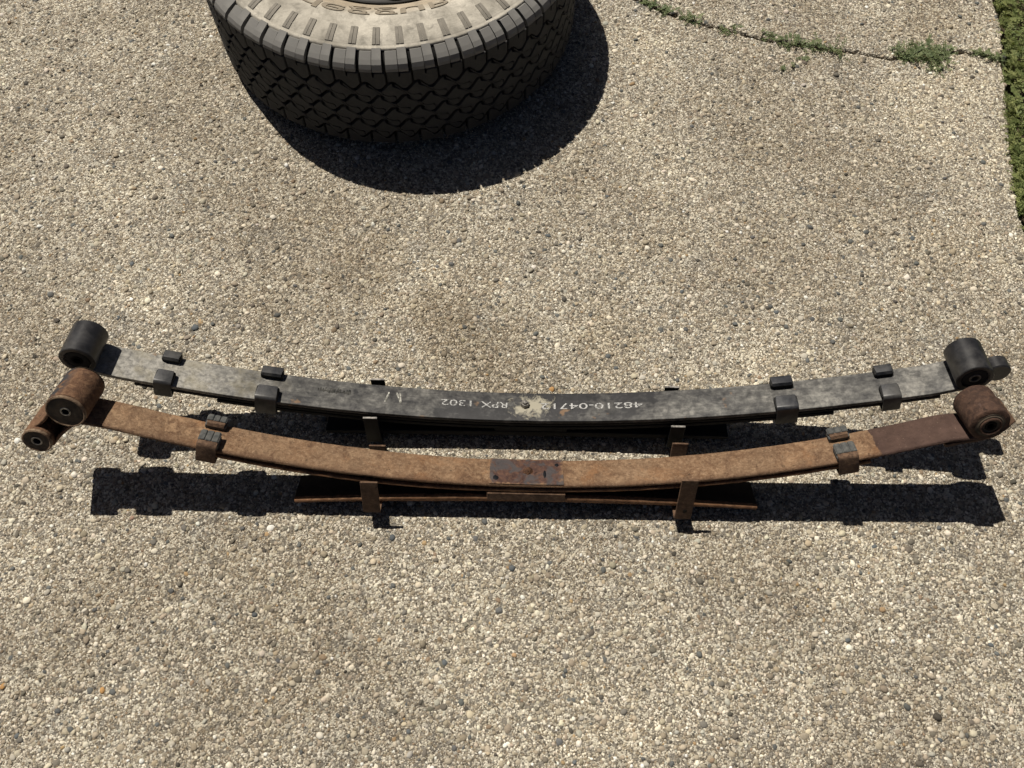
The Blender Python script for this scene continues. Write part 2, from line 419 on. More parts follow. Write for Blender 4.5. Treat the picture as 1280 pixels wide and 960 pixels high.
def slab(name, outline, zt, label):
    """concrete slab: flat top with a worn arris and a broken vertical edge"""
    n = len(outline)
    cx = sum(p.x for p in outline)/n; cy = sum(p.y for p in outline)/n
    mb = MB()
    inner = []
    for i, p in enumerate(outline):
        a = outline[i-1]; b = outline[(i+1) % n]; t = (b-a)
        t = t.normalized() if t.length > 1e-9 else Vector((1, 0, 0))
        inner.append(p + Vector((-t.y, t.x, 0))*.003)
    vs = [(p.x, p.y, zt) for p in inner] + [(p.x, p.y, zt-.003-.002*random.random()) for p in outline] + [(p.x, p.y, zt-.10) for p in outline]
    fs = [tuple(range(n))]
    for i in range(n):
        j = (i+1) % n
        fs.append((n+i, n+j, j, i)); fs.append((2*n+i, 2*n+j, n+j, n+i))
    mb.add(vs, fs)
    o = mb.build(name, M_CONC); tag(o, label, 'driveway', kind='structure'); return o
# both outlines run counter-clockwise
near_out = list(reversed(dense(edge_lo))) if False else None
lo = dense(edge_lo)
outline_near = [Vector((lo[-1].x, lo[-1].y, 0))] + lo[::-1][1:] + crack_lo[::-1]
outline_near += [Vector((crack_lo[0].x-3, crack_lo[0].y, 0)), Vector((-9, -8, 0)), Vector((lo[-1].x, -8, 0))]
slab_near = slab('driveway_slab', outline_near, 0.0, 'tan exposed aggregate concrete driveway under the springs and tyre')
hi = dense(edge_hi)
outline_far = crack_hi + hi + [Vector((hi[-1].x, 14, 0)), Vector((-9, 14, 0)), Vector((-9, crack_hi[0].y, 0))]
slab_far = slab('driveway_slab', outline_far, -.001, 'exposed aggregate concrete slab beyond the weedy crack')

# stones of the exposed aggregate, the countless small ones
PAL = np.array([(.385, .336, .255), (.310, .266, .200), (.45, .397, .305), (.54, .485, .38), (.70, .645, .525), (.82, .775, .665),
                (.170, .154, .124), (.090, .083, .070), (.125, .130, .126), (.38, .27, .15), (.27, .205, .14), (.42, .40, .34)])
PW = np.array([.20, .17, .14, .12, .11, .06, .12, .045, .018, .010, .03, .06]); PW = PW/PW.sum()
def line_y(pl):
    p = sorted((q.x, q.y) for q in pl); X_ = np.array([q[0] for q in p]); Y_ = np.array([q[1] for q in p]); return lambda x: np.interp(x, X_, Y_)
def line_x(pl):
    p = sorted((q.y, q.x) for q in pl); Y_ = np.array([q[0] for q in p]); X_ = np.array([q[1] for q in p]); return lambda y: np.interp(y, Y_, X_)
def aggregate(sl, keep, x0, x1, y0, y1, cell, zt):
    nx, ny = int((x1-x0)/cell), int((y1-y0)/cell)
    gx, gy = np.meshgrid(np.arange(nx), np.arange(ny)); gx = gx.ravel(); gy = gy.ravel()
    xs = x0+(gx+rng.random(gx.size)*1.0)*cell; ys = y0+(gy+rng.random(gx.size)*1.0)*cell
    k = keep(xs, ys)
    xs, ys = xs[k], ys[k]; n = xs.size
    r = np.clip(np.exp(rng.normal(math.log(.0021), .46, n)), .0011, .0064)
    asp = rng.uniform(.68, 1.0, n); flat = rng.uniform(.45, .8, n)
    zs = zt + r*flat*rng.uniform(-.80, .12, n)
    rot = np.stack([rng.normal(0, .22, n), rng.normal(0, .22, n), rng.uniform(0, 6.28, n)], 1)
    scl = np.stack([r, r*asp, r*flat], 1)
    ci = rng.choice(len(PAL), n, p=PW)
    big = (r > .0034) & (rng.random(n) < .55); ci[big] = rng.choice([0, 0, 1, 1, 2, 3, 4, 6, 8, 11], big.sum())
    col = PAL[ci]*rng.uniform(.82, 1.16, (n, 1))*rng.normal(1, .014, (n, 3))
    col = np.concatenate([np.clip(col, .01, .8), np.ones((n, 1))], 1)
    me = bpy.data.meshes.new('aggregate'); me.vertices.add(n)
    me.vertices.foreach_set('co', np.stack([xs, ys, zs], 1).astype(np.float32).ravel())
    for nm, ty, dat, key in (('rot', 'FLOAT_VECTOR', rot, 'vector'), ('scl', 'FLOAT_VECTOR', scl, 'vector'), ('col', 'FLOAT_COLOR', col, 'color')):
        a = me.attributes.new(nm, ty, 'POINT'); a.data.foreach_set(key, dat.astype(np.float32).ravel())
    a = me.attributes.new('pick', 'INT', 'POINT'); a.data.foreach_set('value', rng.integers(0, 3, n).astype(np.int32))
    o = bpy.data.objects.new('aggregate', me); link(o, sl); tag(o, kind='stuff')
    md = o.modifiers.new('stones', 'NODES'); md.node_group = agg_tree(); return o
_tree = []
def agg_tree():
    if _tree: return _tree[0]
    ng = bpy.data.node_groups.new('stones', 'GeometryNodeTree'); _tree.append(ng)
    ng.interface.new_socket('Geometry', in_out='INPUT', socket_type='NodeSocketGeometry')
    ng.interface.new_socket('Geometry', in_out='OUTPUT', socket_type='NodeSocketGeometry')
    N = ng.nodes; L = ng.links
    gi = N.new('NodeGroupInput'); go = N.new('NodeGroupOutput')
    join = N.new('GeometryNodeJoinGeometry')
    for k in range(3):
        ico = N.new('GeometryNodeMeshIcoSphere'); ico.inputs['Radius'].default_value = 1; ico.inputs['Subdivisions'].default_value = 2
        pos = N.new('GeometryNodeInputPosition'); nz = N.new('ShaderNodeTexNoise'); nz.noise_dimensions = '4D'
        nz.inputs['Scale'].default_value = .9; nz.inputs['Detail'].default_value = 1.5; nz.inputs['W'].default_value = 3.7*k+.6
        L.new(pos.outputs[0], nz.inputs['Vector'])
        sub = N.new('ShaderNodeVectorMath'); sub.operation = 'SUBTRACT'; sub.inputs[1].default_value = (.5, .5, .5); L.new(nz.outputs['Color'], sub.inputs[0])
        sc_ = N.new('ShaderNodeVectorMath'); sc_.operation = 'SCALE'; sc_.inputs['Scale'].default_value = 1.1; L.new(sub.outputs[0], sc_.inputs[0])
        sp_ = N.new('GeometryNodeSetPosition'); L.new(ico.outputs[0], sp_.inputs['Geometry']); L.new(sc_.outputs[0], sp_.inputs['Offset'])
        sm = N.new('GeometryNodeSetShadeSmooth'); L.new(sp_.outputs[0], sm.inputs[0])
        mt = N.new('GeometryNodeSetMaterial'); mt.inputs['Material'].default_value = M_PEB_I; L.new(sm.outputs[0], mt.inputs[0])
        g2 = N.new('GeometryNodeGeometryToInstance'); L.new(mt.outputs[0], g2.inputs[0]); L.new(g2.outputs[0], join.inputs[0])
    iop = N.new('GeometryNodeInstanceOnPoints'); iop.inputs['Pick Instance'].default_value = True
    def attr(nm, ty):
        a = N.new('GeometryNodeInputNamedAttribute'); a.data_type = ty; a.inputs['Name'].default_value = nm; return a.outputs['Attribute']
    e2r = N.new('FunctionNodeEulerToRotation')
    L.new(attr('rot', 'FLOAT_VECTOR'), e2r.inputs[0]); L.new(e2r.outputs[0], iop.inputs['Rotation'])
    L.new(attr('scl', 'FLOAT_VECTOR'), iop.inputs['Scale']); L.new(attr('pick', 'INT'), iop.inputs['Instance Index'])
    L.new(gi.outputs[0], iop.inputs['Points']); L.new(join.outputs[0], iop.inputs['Instance']); L.new(iop.outputs[0], go.inputs[0])
    return ng
cl, ch_, el_, eh_ = line_y(crack_lo), line_y(crack_hi), line_x(lo), line_x(hi)
aggregate(slab_near, lambda x, y: (y < cl(x)-.002) & (x < el_(y)-.002), -1.55, 1.30, -.28, 2.0, .0068, 0.0)
aggregate(slab_far, lambda x, y: (y > ch_(x)+.002) & (x < eh_(y)-.002), -.6, 1.30, 1.3, 2.1, .0068, -.001)

# the larger pebbles that one can pick out
import bmesh
def pebble_mesh(seed):
    r = random.Random(seed); bm = bmesh.new(); bmesh.ops.create_icosphere(bm, subdivisions=1, radius=1)
    ph = [r.uniform(0, 6.28) for _ in range(6)]
    for v in bm.verts:
        c = v.co; k = 1+.13*math.sin(2.1*c.x+ph[0])+.12*math.sin(2.6*c.y+ph[1])+.10*math.sin(3*c.z+ph[2])+.08*math.sin(4*c.x+3*c.y+ph[3])
        v.co = c*k
    me = bpy.data.meshes.new('pebble'); bm.to_mesh(me); bm.free()
    me.materials.append(M_PEB); me.polygons.foreach_set('use_smooth', [True]*len(me.polygons)); return me
PEBS = [pebble_mesh(k) for k in range(7)]
COLS = dict(white=(.70, .66, .56), cream=(.60, .53, .39), tan=(.44, .365, .255), orange=(.46, .27, .11), blue=(.115, .128, .135), grey=(.19, .178, .155),
            dark=(.075, .07, .06), pink=(.40, .27, .205), pale=(.46, .43, .36))
seen = [(343, 862, 'white', 7), (400, 920, 'white', 7), (128, 863, 'orange', 6), (4, 858, 'orange', 6), (640, 710, 'blue', 7), (852, 365, 'blue', 7), (685, 295, 'blue', 7),
        (160, 713, 'grey', 7), (490, 672, 'blue', 6.5), (230, 660, 'grey', 8), (192, 678, 'grey', 7), (165, 648, 'pink', 5.5), (318, 768, 'blue', 6), (840, 660, 'tan', 6),
        (1010, 680, 'tan', 7), (1093, 683, 'blue', 6), (1090, 640, 'grey', 7), (588, 893, 'cream', 7), (775, 795, 'white', 5), (556, 828, 'blue', 6), (680, 738, 'pale', 5),
        (730, 830, 'tan', 6), (707, 820, 'grey', 7), (735, 818, 'grey', 6), (780, 890, 'grey', 7), (97, 398, 'grey', 7), (148, 397, 'blue', 6.5), (244, 410, 'blue', 8), (215, 394, 'grey', 6),
        (71, 415, 'cream', 6), (8, 418, 'white', 5), (206, 381, 'white', 5), (1162, 362, 'grey', 7), (1030, 300, 'pale', 6), (930, 103, 'cream', 7), (1152, 158, 'cream', 7), (1140, 298, 'blue', 8),
        (760, 445, 'blue', 7), (770, 460, 'blue', 6), (820, 470, 'white', 5), (690, 487, 'orange', 6), (700, 489, 'tan', 5), (1005, 445, 'pale', 9), (985, 470, 'dark', 5.5), (1220, 557, 'grey', 6),
        (120, 805, 'white', 5), (215, 930, 'pale', 6), (505, 905, 'cream', 6), (610, 940, 'tan', 6), (880, 905, 'grey', 7), (955, 760, 'white', 5), (1060, 800, 'blue', 6), (1135, 745, 'pale', 6),
        (1210, 800, 'grey', 7), (1240, 890, 'white', 5), (1175, 925, 'blue', 6), (1010, 915, 'cream', 6), (60, 740, 'pale', 7), (40, 650, 'white', 5), (90, 270, 'grey', 7), (165, 330, 'blue', 6),
        (230, 215, 'cream', 6), (60, 150, 'pale', 6), (140, 90, 'tan', 6), (200, 40, 'grey', 6), (380, 300, 'grey', 7), (500, 330, 'pale', 6), (560, 290, 'blue', 6), (620, 350, 'grey', 7),
        (720, 380, 'tan', 6), (800, 230, 'cream', 6), (860, 190, 'grey', 6), (900, 280, 'pale', 6), (1000, 200, 'grey', 7), (1085, 120, 'grey', 7), (1190, 110, 'grey', 7), (820, 130, 'tan', 6),
        (970, 390, 'blue', 6), (1100, 400, 'pale', 6), (1230, 390, 'cream', 6), (455, 390, 'grey', 6), (280, 360, 'cream', 6), (30, 340, 'grey', 6)]
def pebble(p, col, r):
    o = bpy.data.objects.new('pebble', random.choice(PEBS)); link(o, slab_near)
    r = r*.001; fl = random.uniform(.4, .6)
    o.location = (p.x, p.y, r*fl*random.uniform(-.15, .25)); o.scale = (r, r*random.uniform(.65, .9), r*fl)
    o.rotation_euler = (random.gauss(0, .15), random.gauss(0, .15), random.uniform(0, 6.28))
    k = random.uniform(.85, 1.12); o.color = (col[0]*k, col[1]*k, col[2]*k, 1)
for x, y, c, r in seen: pebble(px_ground(x, y), COLS[c], r*1.0)
names = ['white', 'white', 'cream', 'tan', 'blue', 'grey', 'grey', 'pale', 'pale', 'tan', 'cream', 'tan']
for k in range(170):
    pebble(px_ground(random.uniform(-30, 1240), random.uniform(90, 985)), COLS[random.choice(names)], random.uniform(4.0, 6.2))

# ---------------------------------------------------------------- leaf springs
def spring_matrix(x, y, z, yaw, pit, t):
    return Matrix.Translation((x, y, z)) @ Matrix.Rotation(yaw, 4, 'Z') @ Matrix.Rotation(-t, 4, 'X') @ Matrix.Rotation(pit, 4, 'Y')
def section(hw, ht, r, k=4):
    """rounded-rectangle section in (y, n)"""
    pts = []
    for cy, cn, a0 in ((hw-r, ht-r, 0), (-hw+r, ht-r, PI/2), (-hw+r, -ht+r, PI), (hw-r, -ht+r, 1.5*PI)):
        for i in range(k+1):
            a = a0 + PI/2*i/k; pts.append((cy+r*math.cos(a), cn+r*math.sin(a)))
    return pts
def sweep(line, thick, hw, r=.002, rough=0.0, caps=True):
    """strip of steel swept along a centre line in the (x, z) plane, its width along y"""
    n = len(line); mb = MB(); vs = []; fs = []
    K = None
    for i, (x, z) in enumerate(line):
        a = line[max(0, i-1)]; b = line[min(n-1, i+1)]
        tx, tz = b[0]-a[0], b[1]-a[1]; L = math.hypot(tx, tz); tx, tz = tx/L, tz/L
        T = thick[i] if hasattr(thick, '__len__') else thick
        H = hw[i] if hasattr(hw, '__len__') else hw
        sec = section(H, T/2, min(r, T*.48)); K = len(sec)
        for (py, pn) in sec:
            j = random.gauss(0, rough) if rough else 0
            j2 = random.gauss(0, rough) if rough else 0
            vs.append((x-tz*pn, py+j, z+tx*pn+j2))
    for i in range(n-1):
        for k in range(K):
            k2 = (k+1) % K
            fs.append((i*K+k, (i+1)*K+k, (i+1)*K+k2, i*K+k2))
    if caps: fs += [tuple(range(K)), tuple((n-1)*K+k for k in reversed(range(K)))]
    mb.add(vs, fs); return mb
def lin(a, b, n): return [a+(b-a)*i/(n-1) for i in range(n)]
def offset_line(zf, xs, off):
    """points at distance off below a curve z = zf(x)"""
    out = []
    for x in xs:
        s_ = (zf(x+1e-4)-zf(x-1e-4))/2e-4; L = math.hypot(1, s_); out.append((x+s_/L*off, zf(x)-off/L))
    return out
def frame_at(zf, x):
    s_ = (zf(x+1e-4)-zf(x-1e-4))/2e-4
    return Matrix.Translation((x, 0, zf(x))) @ Matrix.Rotation(-math.atan(s_), 4, 'Y')
def with_eyes(zf, t, xl, xr, eye_l, eye_r, rc, turns=5.2):
    """centre line of the main leaf: left eye curl, body, right eye curl. eye = (cx, cz)"""
    body = offset_line(zf, lin(xl, xr, 110), t/2)
    def curl(p, p0, eye, sgn):
        # ease from the leaf into a circle below the eye, then wind up and over
        slope = math.atan2((p[1]-p0[1]), (p[0]-p0[0])*sgn)
        ph = -PI/2+slope
        st = (eye[0]+sgn*rc*math.cos(ph), eye[1]+rc*math.sin(ph))
        out = []
        for i in range(1, 8):
            u = i/8; h = u*u*(3-2*u)
            x = p[0]+(st[0]-p[0])*u
            zl = p[1]+math.tan(slope)*(x-p[0])*sgn
            zs = st[1]-math.tan(slope)*(st[0]-x)*sgn
            out.append((x, zl*(1-h)+zs*h))
        for i in range(0, 41):
            a = ph + turns*i/40
            out.append((eye[0]+sgn*rc*math.cos(a), eye[1]+rc*math.sin(a)))
        return out
    R_ = curl(body[-1], body[-2], eye_r, 1)
    L_ = curl(body[0], body[1], eye_l, -1)
    return L_[::-1] + body + R_
def bushing(parent, cx, cz, r_out, r_flange, r_sleeve, hole, y0, y1, m_rub, m_slv, flange=.0):
    """rubber bushing with a steel sleeve through it"""
    mb = MB()
    f = flange
    rings = [(r_sleeve, y0-f), (r_flange*.55, y0-f-.0006), (r_flange*.93, y0-f-.0002), (r_flange, y0-f+.001), (r_flange, y0-f*.35), (r_out, y0-f*.2), (r_out, y0+.003),
             (r_out, y1-.003), (r_out, y1+f*.2), (r_flange, y1+f*.35), (r_flange, y1+f-.001), (r_flange*.93, y1+f+.0002), (r_sleeve, y1+f)]
    cyl_y(mb, cx, cz, rings); b = mb.build('bushing', m_rub, parent, True, 35); fix_normals(b.data)
    mb = MB(); e = f+.0012
    cyl_y(mb, cx, cz, [(hole, y0+.02), (hole, y0-e+.0006), (hole+.0006, y0-e), (r_sleeve-.0004, y0-e), (r_sleeve+.0002, y0-e+.0006), (r_sleeve+.0002, y0+.004)], 32)
    s_ = mb.build('sleeve', m_slv, b, True, 30); fix_normals(s_.data); mb = MB()
    cyl_y(mb, cx, cz, [(hole, y1-.02), (hole, y1+e), (r_sleeve+.0002, y1+e), (r_sleeve+.0002, y1-.004)], 32)
    s_ = mb.build('sleeve', m_slv, b, True, 30); fix_normals(s_.data)
    mb = MB(); cyl_y(mb, cx, cz, [(hole+.0003, y0+.019), (hole+.0003, y1-.019)], 24); o = mb.build('bore', M_BORE, b); return b
def rebound_clip(parent, zf, x, wx, depth, m_strap, m_pad, ribbed, tab=(.027, .019), hgt=.0105):
    """steel strap bent round the pack, its two ends folded over on rubber pads"""
    F = frame_at(zf, x); mb = MB(); hwid = .0335; t = .003; h = wx/2
    # the strap as one bent strip: section runs in the (y, z) plane
    half = lambda tb: [(-hwid+tb, hgt-.0035), (-hwid+tb-.001, hgt), (-hwid+.004, hgt)] + [(-hwid+.004-.004*math.sin(a), hgt-.004+.004*math.cos(a)) for a in lin(.3, PI/2, 4)] + [(-hwid-.0006, -.002), (-hwid-.0006, -.010), (-hwid, -depth+.005)] + [(-hwid+.005-.005*math.cos(a), -depth+.005-.005*math.sin(a)) for a in lin(.3, PI/2, 4)]
    path = half(tab[0]) + [(-y, z) for y, z in reversed(half(tab[1]))]
    n = len(path); vs = []; fs = []
    for i, (y, z) in enumerate(path):
        a = path[max(0, i-1)]; b = path[min(n-1, i+1)]; ty, tz = b[0]-a[0], b[1]-a[1]; L = math.hypot(ty, tz); ny, nz = -tz/L, ty/L
        hh = h*(1.0 if i not in (0, 1, n-2, n-1) else .9)
        for sx, o in ((-1, 1), (-.86, 1.35), (.86, 1.35), (1, 1), (1, -1), (-1, -1)):
            vs.append((sx*hh, y-ny*t/2*o, z-nz*t/2*o))
    for i in range(n-1):
        for k in range(6):
            k2 = (k+1) % 6; fs.append((i*6+k, i*6+k2, (i+1)*6+k2, (i+1)*6+k))
    fs += [tuple(range(6)), tuple((n-1)*6+k for k in reversed(range(6)))]
    mb.add([tuple(F @ Vector(v)) for v in vs], fs)
    c = mb.build('rebound_clip', m_strap, parent, True, 32); fix_normals(c.data)
    for sg in (-1, 1):
        mb = MB(); tb = tab[0] if sg < 0 else tab[1]
        y0, y1 = sg*(hwid-.0032), sg*(hwid-tb-.0005)
        box(mb, -h-.0012, h+.0012, min(y0, y1), max(y0, y1), .0003, hgt-.0018, .0012, F)
        if ribbed:                                   # three rubber ribs bulging over the folded end
            for k in (-1, 0, 1):
                xx = k*wx*.335
                ya, yb = sg*(hwid-(.0075 if sg < 0 else -.0005)), sg*(hwid-tb-(.003 if sg < 0 else -.006))
                box(mb, xx-wx*.145, xx+wx*.145, min(ya, yb), max(ya, yb), hgt+.0012, hgt+.0042, .0011, F)
            ya, yb = sg*(hwid-(.008 if sg < 0 else -.0002)), sg*(hwid-tb-(.0025 if sg < 0 else -.0065))
            box(mb, -h-.0008, h+.0008, min(ya, yb), max(ya, yb), hgt-.0005, hgt+.0026, .0008, F)
        p = mb.build('rubber_pad', m_pad, c); fix_normals(p.data)
    return c
def overload_strap(parent, x, wx, yo, z_bot, z_near, z_far, m_strap, rivet=True, cap=None):
    """open U of flat bar under the overload leaf, its two arms standing up beside the pack"""
    t = .0035; h = wx/2; mb = MB()
    path = [(-yo, z_near), (-yo, z_bot+.004), (-yo+.0012, z_bot+.0012), (-yo+.004, z_bot), (yo-.004, z_bot), (yo-.0012, z_bot+.0012), (yo, z_bot+.004), (yo, z_far)]
    n = len(path); vs = []; fs = []
    for i, (y, z) in enumerate(path):
        a = path[max(0, i-1)]; b = path[min(n-1, i+1)]; ty, tz = b[0]-a[0], b[1]-a[1]; L = math.hypot(ty, tz); ny, nz = -tz/L, ty/L
        for sx, o in ((-1, .7), (-.94, 1), (.94, 1), (1, .7), (1, -.7), (.94, -1), (-.94, -1), (-1, -.7)):
            vs.append((x+sx*h, y+ny*t/2*o, z+nz*t/2*o))
    for i in range(n-1):
        for k in range(8):
            k2 = (k+1) % 8; fs.append((i*8+k, i*8+k2, (i+1)*8+k2, (i+1)*8+k))
    fs += [tuple(range(8)), tuple((n-1)*8+k for k in reversed(range(8)))]
    mb.add(vs, fs); c = mb.build('overload_strap', m_strap, parent, True, 30); fix_normals(c.data)
    if rivet:
        mb = MB(); cyl_y(mb, x+.001, z_bot+.020, [(.0036, -yo-.0010), (.0036, -yo-.0024), (.0022, -yo-.0030), (.0001, -yo-.0032)], 14)
        r_ = mb.build('rivet', M_BORE, c, True, 40); fix_normals(r_.data)
    if cap:                                          # paint worn to bare metal on the cut ends
        mb = MB()
        box(mb, x-h*.97, x+h*.97, -yo-t*.55, -yo+t*.55, z_near, z_near+.0012, .0004)
        r_ = mb.build('worn_edge', cap, c); fix_normals(r_.data); mb = MB()
        box(mb, x-h*.97, x+h*.97, yo-t*.55, yo+t*.55, z_far, z_far+.0012, .0004)
        r_ = mb.build('worn_edge', cap, c); fix_normals(r_.data)
    return c

# --- the rusty spring
RZ = lambda x: .26567*x*x + .02141*x**3 + .01150*x**4
rs = empty('leaf_spring', spring_matrix(.02571, .44779, .05702, .0015, .00937, .4715))
tag(rs, 'heavily rusted brown leaf spring lying in front of the black one', 'leaf spring', 'leaf springs on the driveway')
EL, ER = (-.6908, .1388), (.6905, .1475)
line = with_eyes(RZ, .008, -.632, .632, EL, ER, .0252, 5.0)
o = sweep(line, .0080, .030, .0038, .00016).build('main_leaf', M_RUST_MAIN, rs, True, 50)
# eye barrels: the curled steel of each eye, looking different from the leaf
for (cx, cz), mt, yy in ((EL, M_RUST_EYE_L, .0345), (ER, M_RUST_EYE_R, .0315)):
    mb = MB(); cyl_y(mb, cx, cz, [(.0215, -yy), (.0268, -yy), (.0290, -yy+.0018), (.0296, -yy+.005)] + [(.0296, y_) for y_ in lin(-yy+.009, yy-.009, 9)] + [(.0296, yy-.005), (.0290, yy-.0018), (.0268, yy), (.0215, yy)], 56)
    e = mb.build('eye', mt, rs, True, 40); fix_normals(e.data); roughen(e, .0007, 90)
bushing(rs, EL[0], EL[1], .0205, .0285, .0078, .0052, -.0355, .0345, M_RUBBER_OLD, M_STEEL, .0022)
bushing(rs, ER[0], ER[1], .0215, .0190, .0085, .0050, -.0315, .0315, M_RUBBER_OLD, M_BORE, .0015)
# raised ring on the right-hand bushing
mb = MB(); cyl_y(mb, ER[0], ER[1], [(.0128, -.031), (.0128, -.0355), (.0145, -.0362), (.0158, -.0355), (.0158, -.031)], 40)
o = mb.build('bushing_ring', M_RUST_EYE_R, rs, True, 40); fix_normals(o.data)
# tail of the wrapper leaf beyond the right-hand eye
tl = [(.640, .1015), (.662, .1085), (.684, .1135), (.706, .1230), (.7195, .1385), (.7275, .1540)]
o = sweep(tl, [.0065, .0065, .006, .006, .005, .0035], [.029, .029, .029, .029, .029, .028], .0022)  .build('wrapper_tail', M_RUST_STRAP, rs, True, 50)
# the lower tube still hanging on the left-hand eye, with its web
L2 = (-.7535, .0782)
mb = MB(); cyl_y(mb, L2[0], L2[1], [(.0165, -.0335), (.0208, -.0335), (.0222, -.031), (.0222, .031), (.0208, .0335), (.0165, .0335)], 48)
lk = mb.build('shackle_tube', M_RUST_EYE, rs, True, 40); fix_normals(lk.data)
def webline(a, b, sag):
    d = (b[0]-a[0], b[1]-a[1]); L = math.hypot(*d); nx, nz = -d[1]/L, d[0]/L
    return [(a[0]+d[0]*u+nx*sag*math.sin(PI*u), a[1]+d[1]*u+nz*sag*math.sin(PI*u)) for u in lin(0, 1, 12)]
o = sweep(webline((-.7168, .1375), (-.7705, .0895), .006), .005, .029, .0018).build('shackle_web', M_RUST_EYE, rs, True, 50)
o = sweep(webline((-.6795, .1125), (-.7380, .0625), -.004), .005, .028, .0018).build('shackle_web', M_RUST_EYE, rs, True, 50)
bushing(rs, L2[0], L2[1], .0160, .0215, .0082, .0058, -.0345, .0335, M_RUBBER_OLD, M_STEEL, .0024)
for (cx, cz), y_, rr in ((EL, -.0372, .0290), (L2, -.0362, .0220)):
    mb = MB(); cyl_y(mb, cx, cz, [(rr-.0032, y_+.002), (rr-.0030, y_-.0012), (rr-.0018, y_-.0018), (rr, y_-.0010), (rr+.0004, y_+.0015), (rr, y_+.003)], 48)
    o = mb.build('flange_ring', M_RUST_RING, rs, True, 50); fix_normals(o.data); roughen(o, .0005, 120)
# second leaf, spacer, overload leaf
xs2 = lin(-.492, .532, 90)
l2 = offset_line(lambda x: RZ(x) - .0006 - .0034*max(0, math.sin(PI*min(1, max(0, (x+.49)/.47))))*(1 if x < -.02 else 0) - .0012, xs2, .0086+.0036)
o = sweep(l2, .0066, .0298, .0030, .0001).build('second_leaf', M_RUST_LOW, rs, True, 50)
OZ = lambda x: -.0265 - .104*x*x + .010*x
xo = lin(-.378, .379, 60)
th = [.0135 - .0045*max(0, (abs(x)-.15)/.23) for x in xo]
lo_ = [(x, OZ(x)-t/2) for x, t in zip(xo, th)]
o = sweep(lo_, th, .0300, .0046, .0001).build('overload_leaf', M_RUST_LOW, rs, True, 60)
mb = MB(); box(mb, -.0635, .0640, -.0312, .0312, -.0350, -.0185, .0012); o = mb.build('spacer', M_RUST_STRAP, rs); fix_normals(o.data)
# dark pad on top of the main leaf with the scabbed bolt head
pd = sweep([(x, RZ(x)+.0003) for x in lin(-.0595, .0600, 12)], .0016, .0292, .0006).build('seat_plate', M_RUST_PAD, rs, True, 40)
def lump(mb, cx, cy, cz, rx, ry, rz, seed, nseg=12):
    r = random.Random(seed); vs = [(cx, cy, cz+rz)]; fs = []
    for a, rr in ((.45, .85), (.8, .5), (1.0, 0)):
        for i in range(nseg):
            k = r.uniform(.82, 1.15); vs.append((cx+rx*a*k*math.cos(2*PI*i/nseg), cy+ry*a*k*math.sin(2*PI*i/nseg), cz+rz*rr*r.uniform(.7, 1.1)))
    for i in range(nseg): fs.append((0, 1+i, 1+(i+1) % nseg))
    for q in range(2):
        for i in range(nseg):
            j = (i+1) % nseg; fs.append((1+q*nseg+i, 1+(q+1)*nseg+i, 1+(q+1)*nseg+j, 1+q*nseg+j))
    return mb.add(vs, fs)
mb = MB(); lump(mb, .003, 0, .0008, .0085, .0075, .0085, 3); o = mb.build('bolt_head', M_RUST_BOLT, rs, True, 60)
for k, (x, y, rx, ry) in enumerate(((-.050, -.016, .005, .007), (.047, -.014, .006, .006), (.050, .016, .004, .005), (-.049, .017, .004, .004), (.030, -.006, .003, .010))):
    mb = MB(); lump(mb, x, y, RZ(x)+.0008, rx, ry, .0011, 10+k); o = mb.build('scale_flake', M_RUST_PAD if k % 2 else M_BLK, rs, True, 60)
rebound_clip(rs, RZ, -.4985, .030, .0265, M_RUST_STRAP, M_PADGREY, True)
rebound_clip(rs, RZ, .4985, .030, .0265, M_RUST_STRAP, M_PADGREY, True)
overload_strap(rs, -.2490, .0275, .0475, -.0520, .0160, .0080, M_RUST_STRAP, rivet=False)
overload_strap(rs, .2552, .0265, .0475, -.0520, .0355, .0275, M_RUST_STRAP)

# --- the black spring
BZ = lambda x: .23080*x*x - .00767*x**3 - .02115*x**4
bs = empty('leaf_spring', spring_matrix(.03265, .56544, .05431, -.00841, -.01402, .25545))
tag(bs, 'dusty black leaf spring with white stencilled numbers lying behind the rusty one', 'leaf spring', 'leaf springs on the driveway')
EL, ER = (-.7085, .1370), (.6835, .1262)
line = with_eyes(BZ, .0078, -.655, .630, EL, ER, .0232, 5.3)
o = sweep(line, .0076, .030, .0012, .00004).build('main_leaf', M_BLK_MAIN, bs, True, 40)
for (cx, cz) in (EL, ER):
    mb = MB(); cyl_y(mb, cx, cz, [(.0205, -.0315), (.0262, -.0315), (.0274, -.0302), (.0274, .0302), (.0262, .0315), (.0205, .0315)], 56)
    e = mb.build('eye', M_BLK_EYE, bs, True, 40); fix_normals(e.data)
    bushing(bs, cx, cz, .0206, .0190, .0085, .0055, -.0290, .0290, M_RUBBER, M_STEEL if cx > 0 else M_BORE, .0012)
# shackle lug on the far side of the right-hand eye
mb = MB(); cyl_y(mb, .7440, .0985, [(.0001, .004), (.0170, .004), (.0190, .006), (.0190, .026), (.0170, .028), (.0001, .028)], 40)
o = mb.build('shackle_lug', M_BLK_EYE, bs, True, 40); fix_normals(o.data)
o = sweep(webline((.6950, .1150), (.7440, .0930), .001), .014, [.010]*12, .002).build('shackle_web', M_BLK_EYE, bs, True, 40)
for v in o.data.vertices: v.co.y += .016
for nm, x0, x1, off, t in (('second_leaf', -.636, .646, .0083, .0070), ('third_leaf', -.512, .490, .0168, .0078)):
    l_ = offset_line(BZ, lin(x0, x1, 90), off+t/2); o = sweep(l_, t, .0297, .0012, .00003).build(nm, M_BLK, bs, True, 40)
xo = lin(-.350, .336, 50); OZb = lambda x: -.0300 - .040*x*x
th = [.0140 - .004*max(0, (abs(x)-.15)/.2) for x in xo]
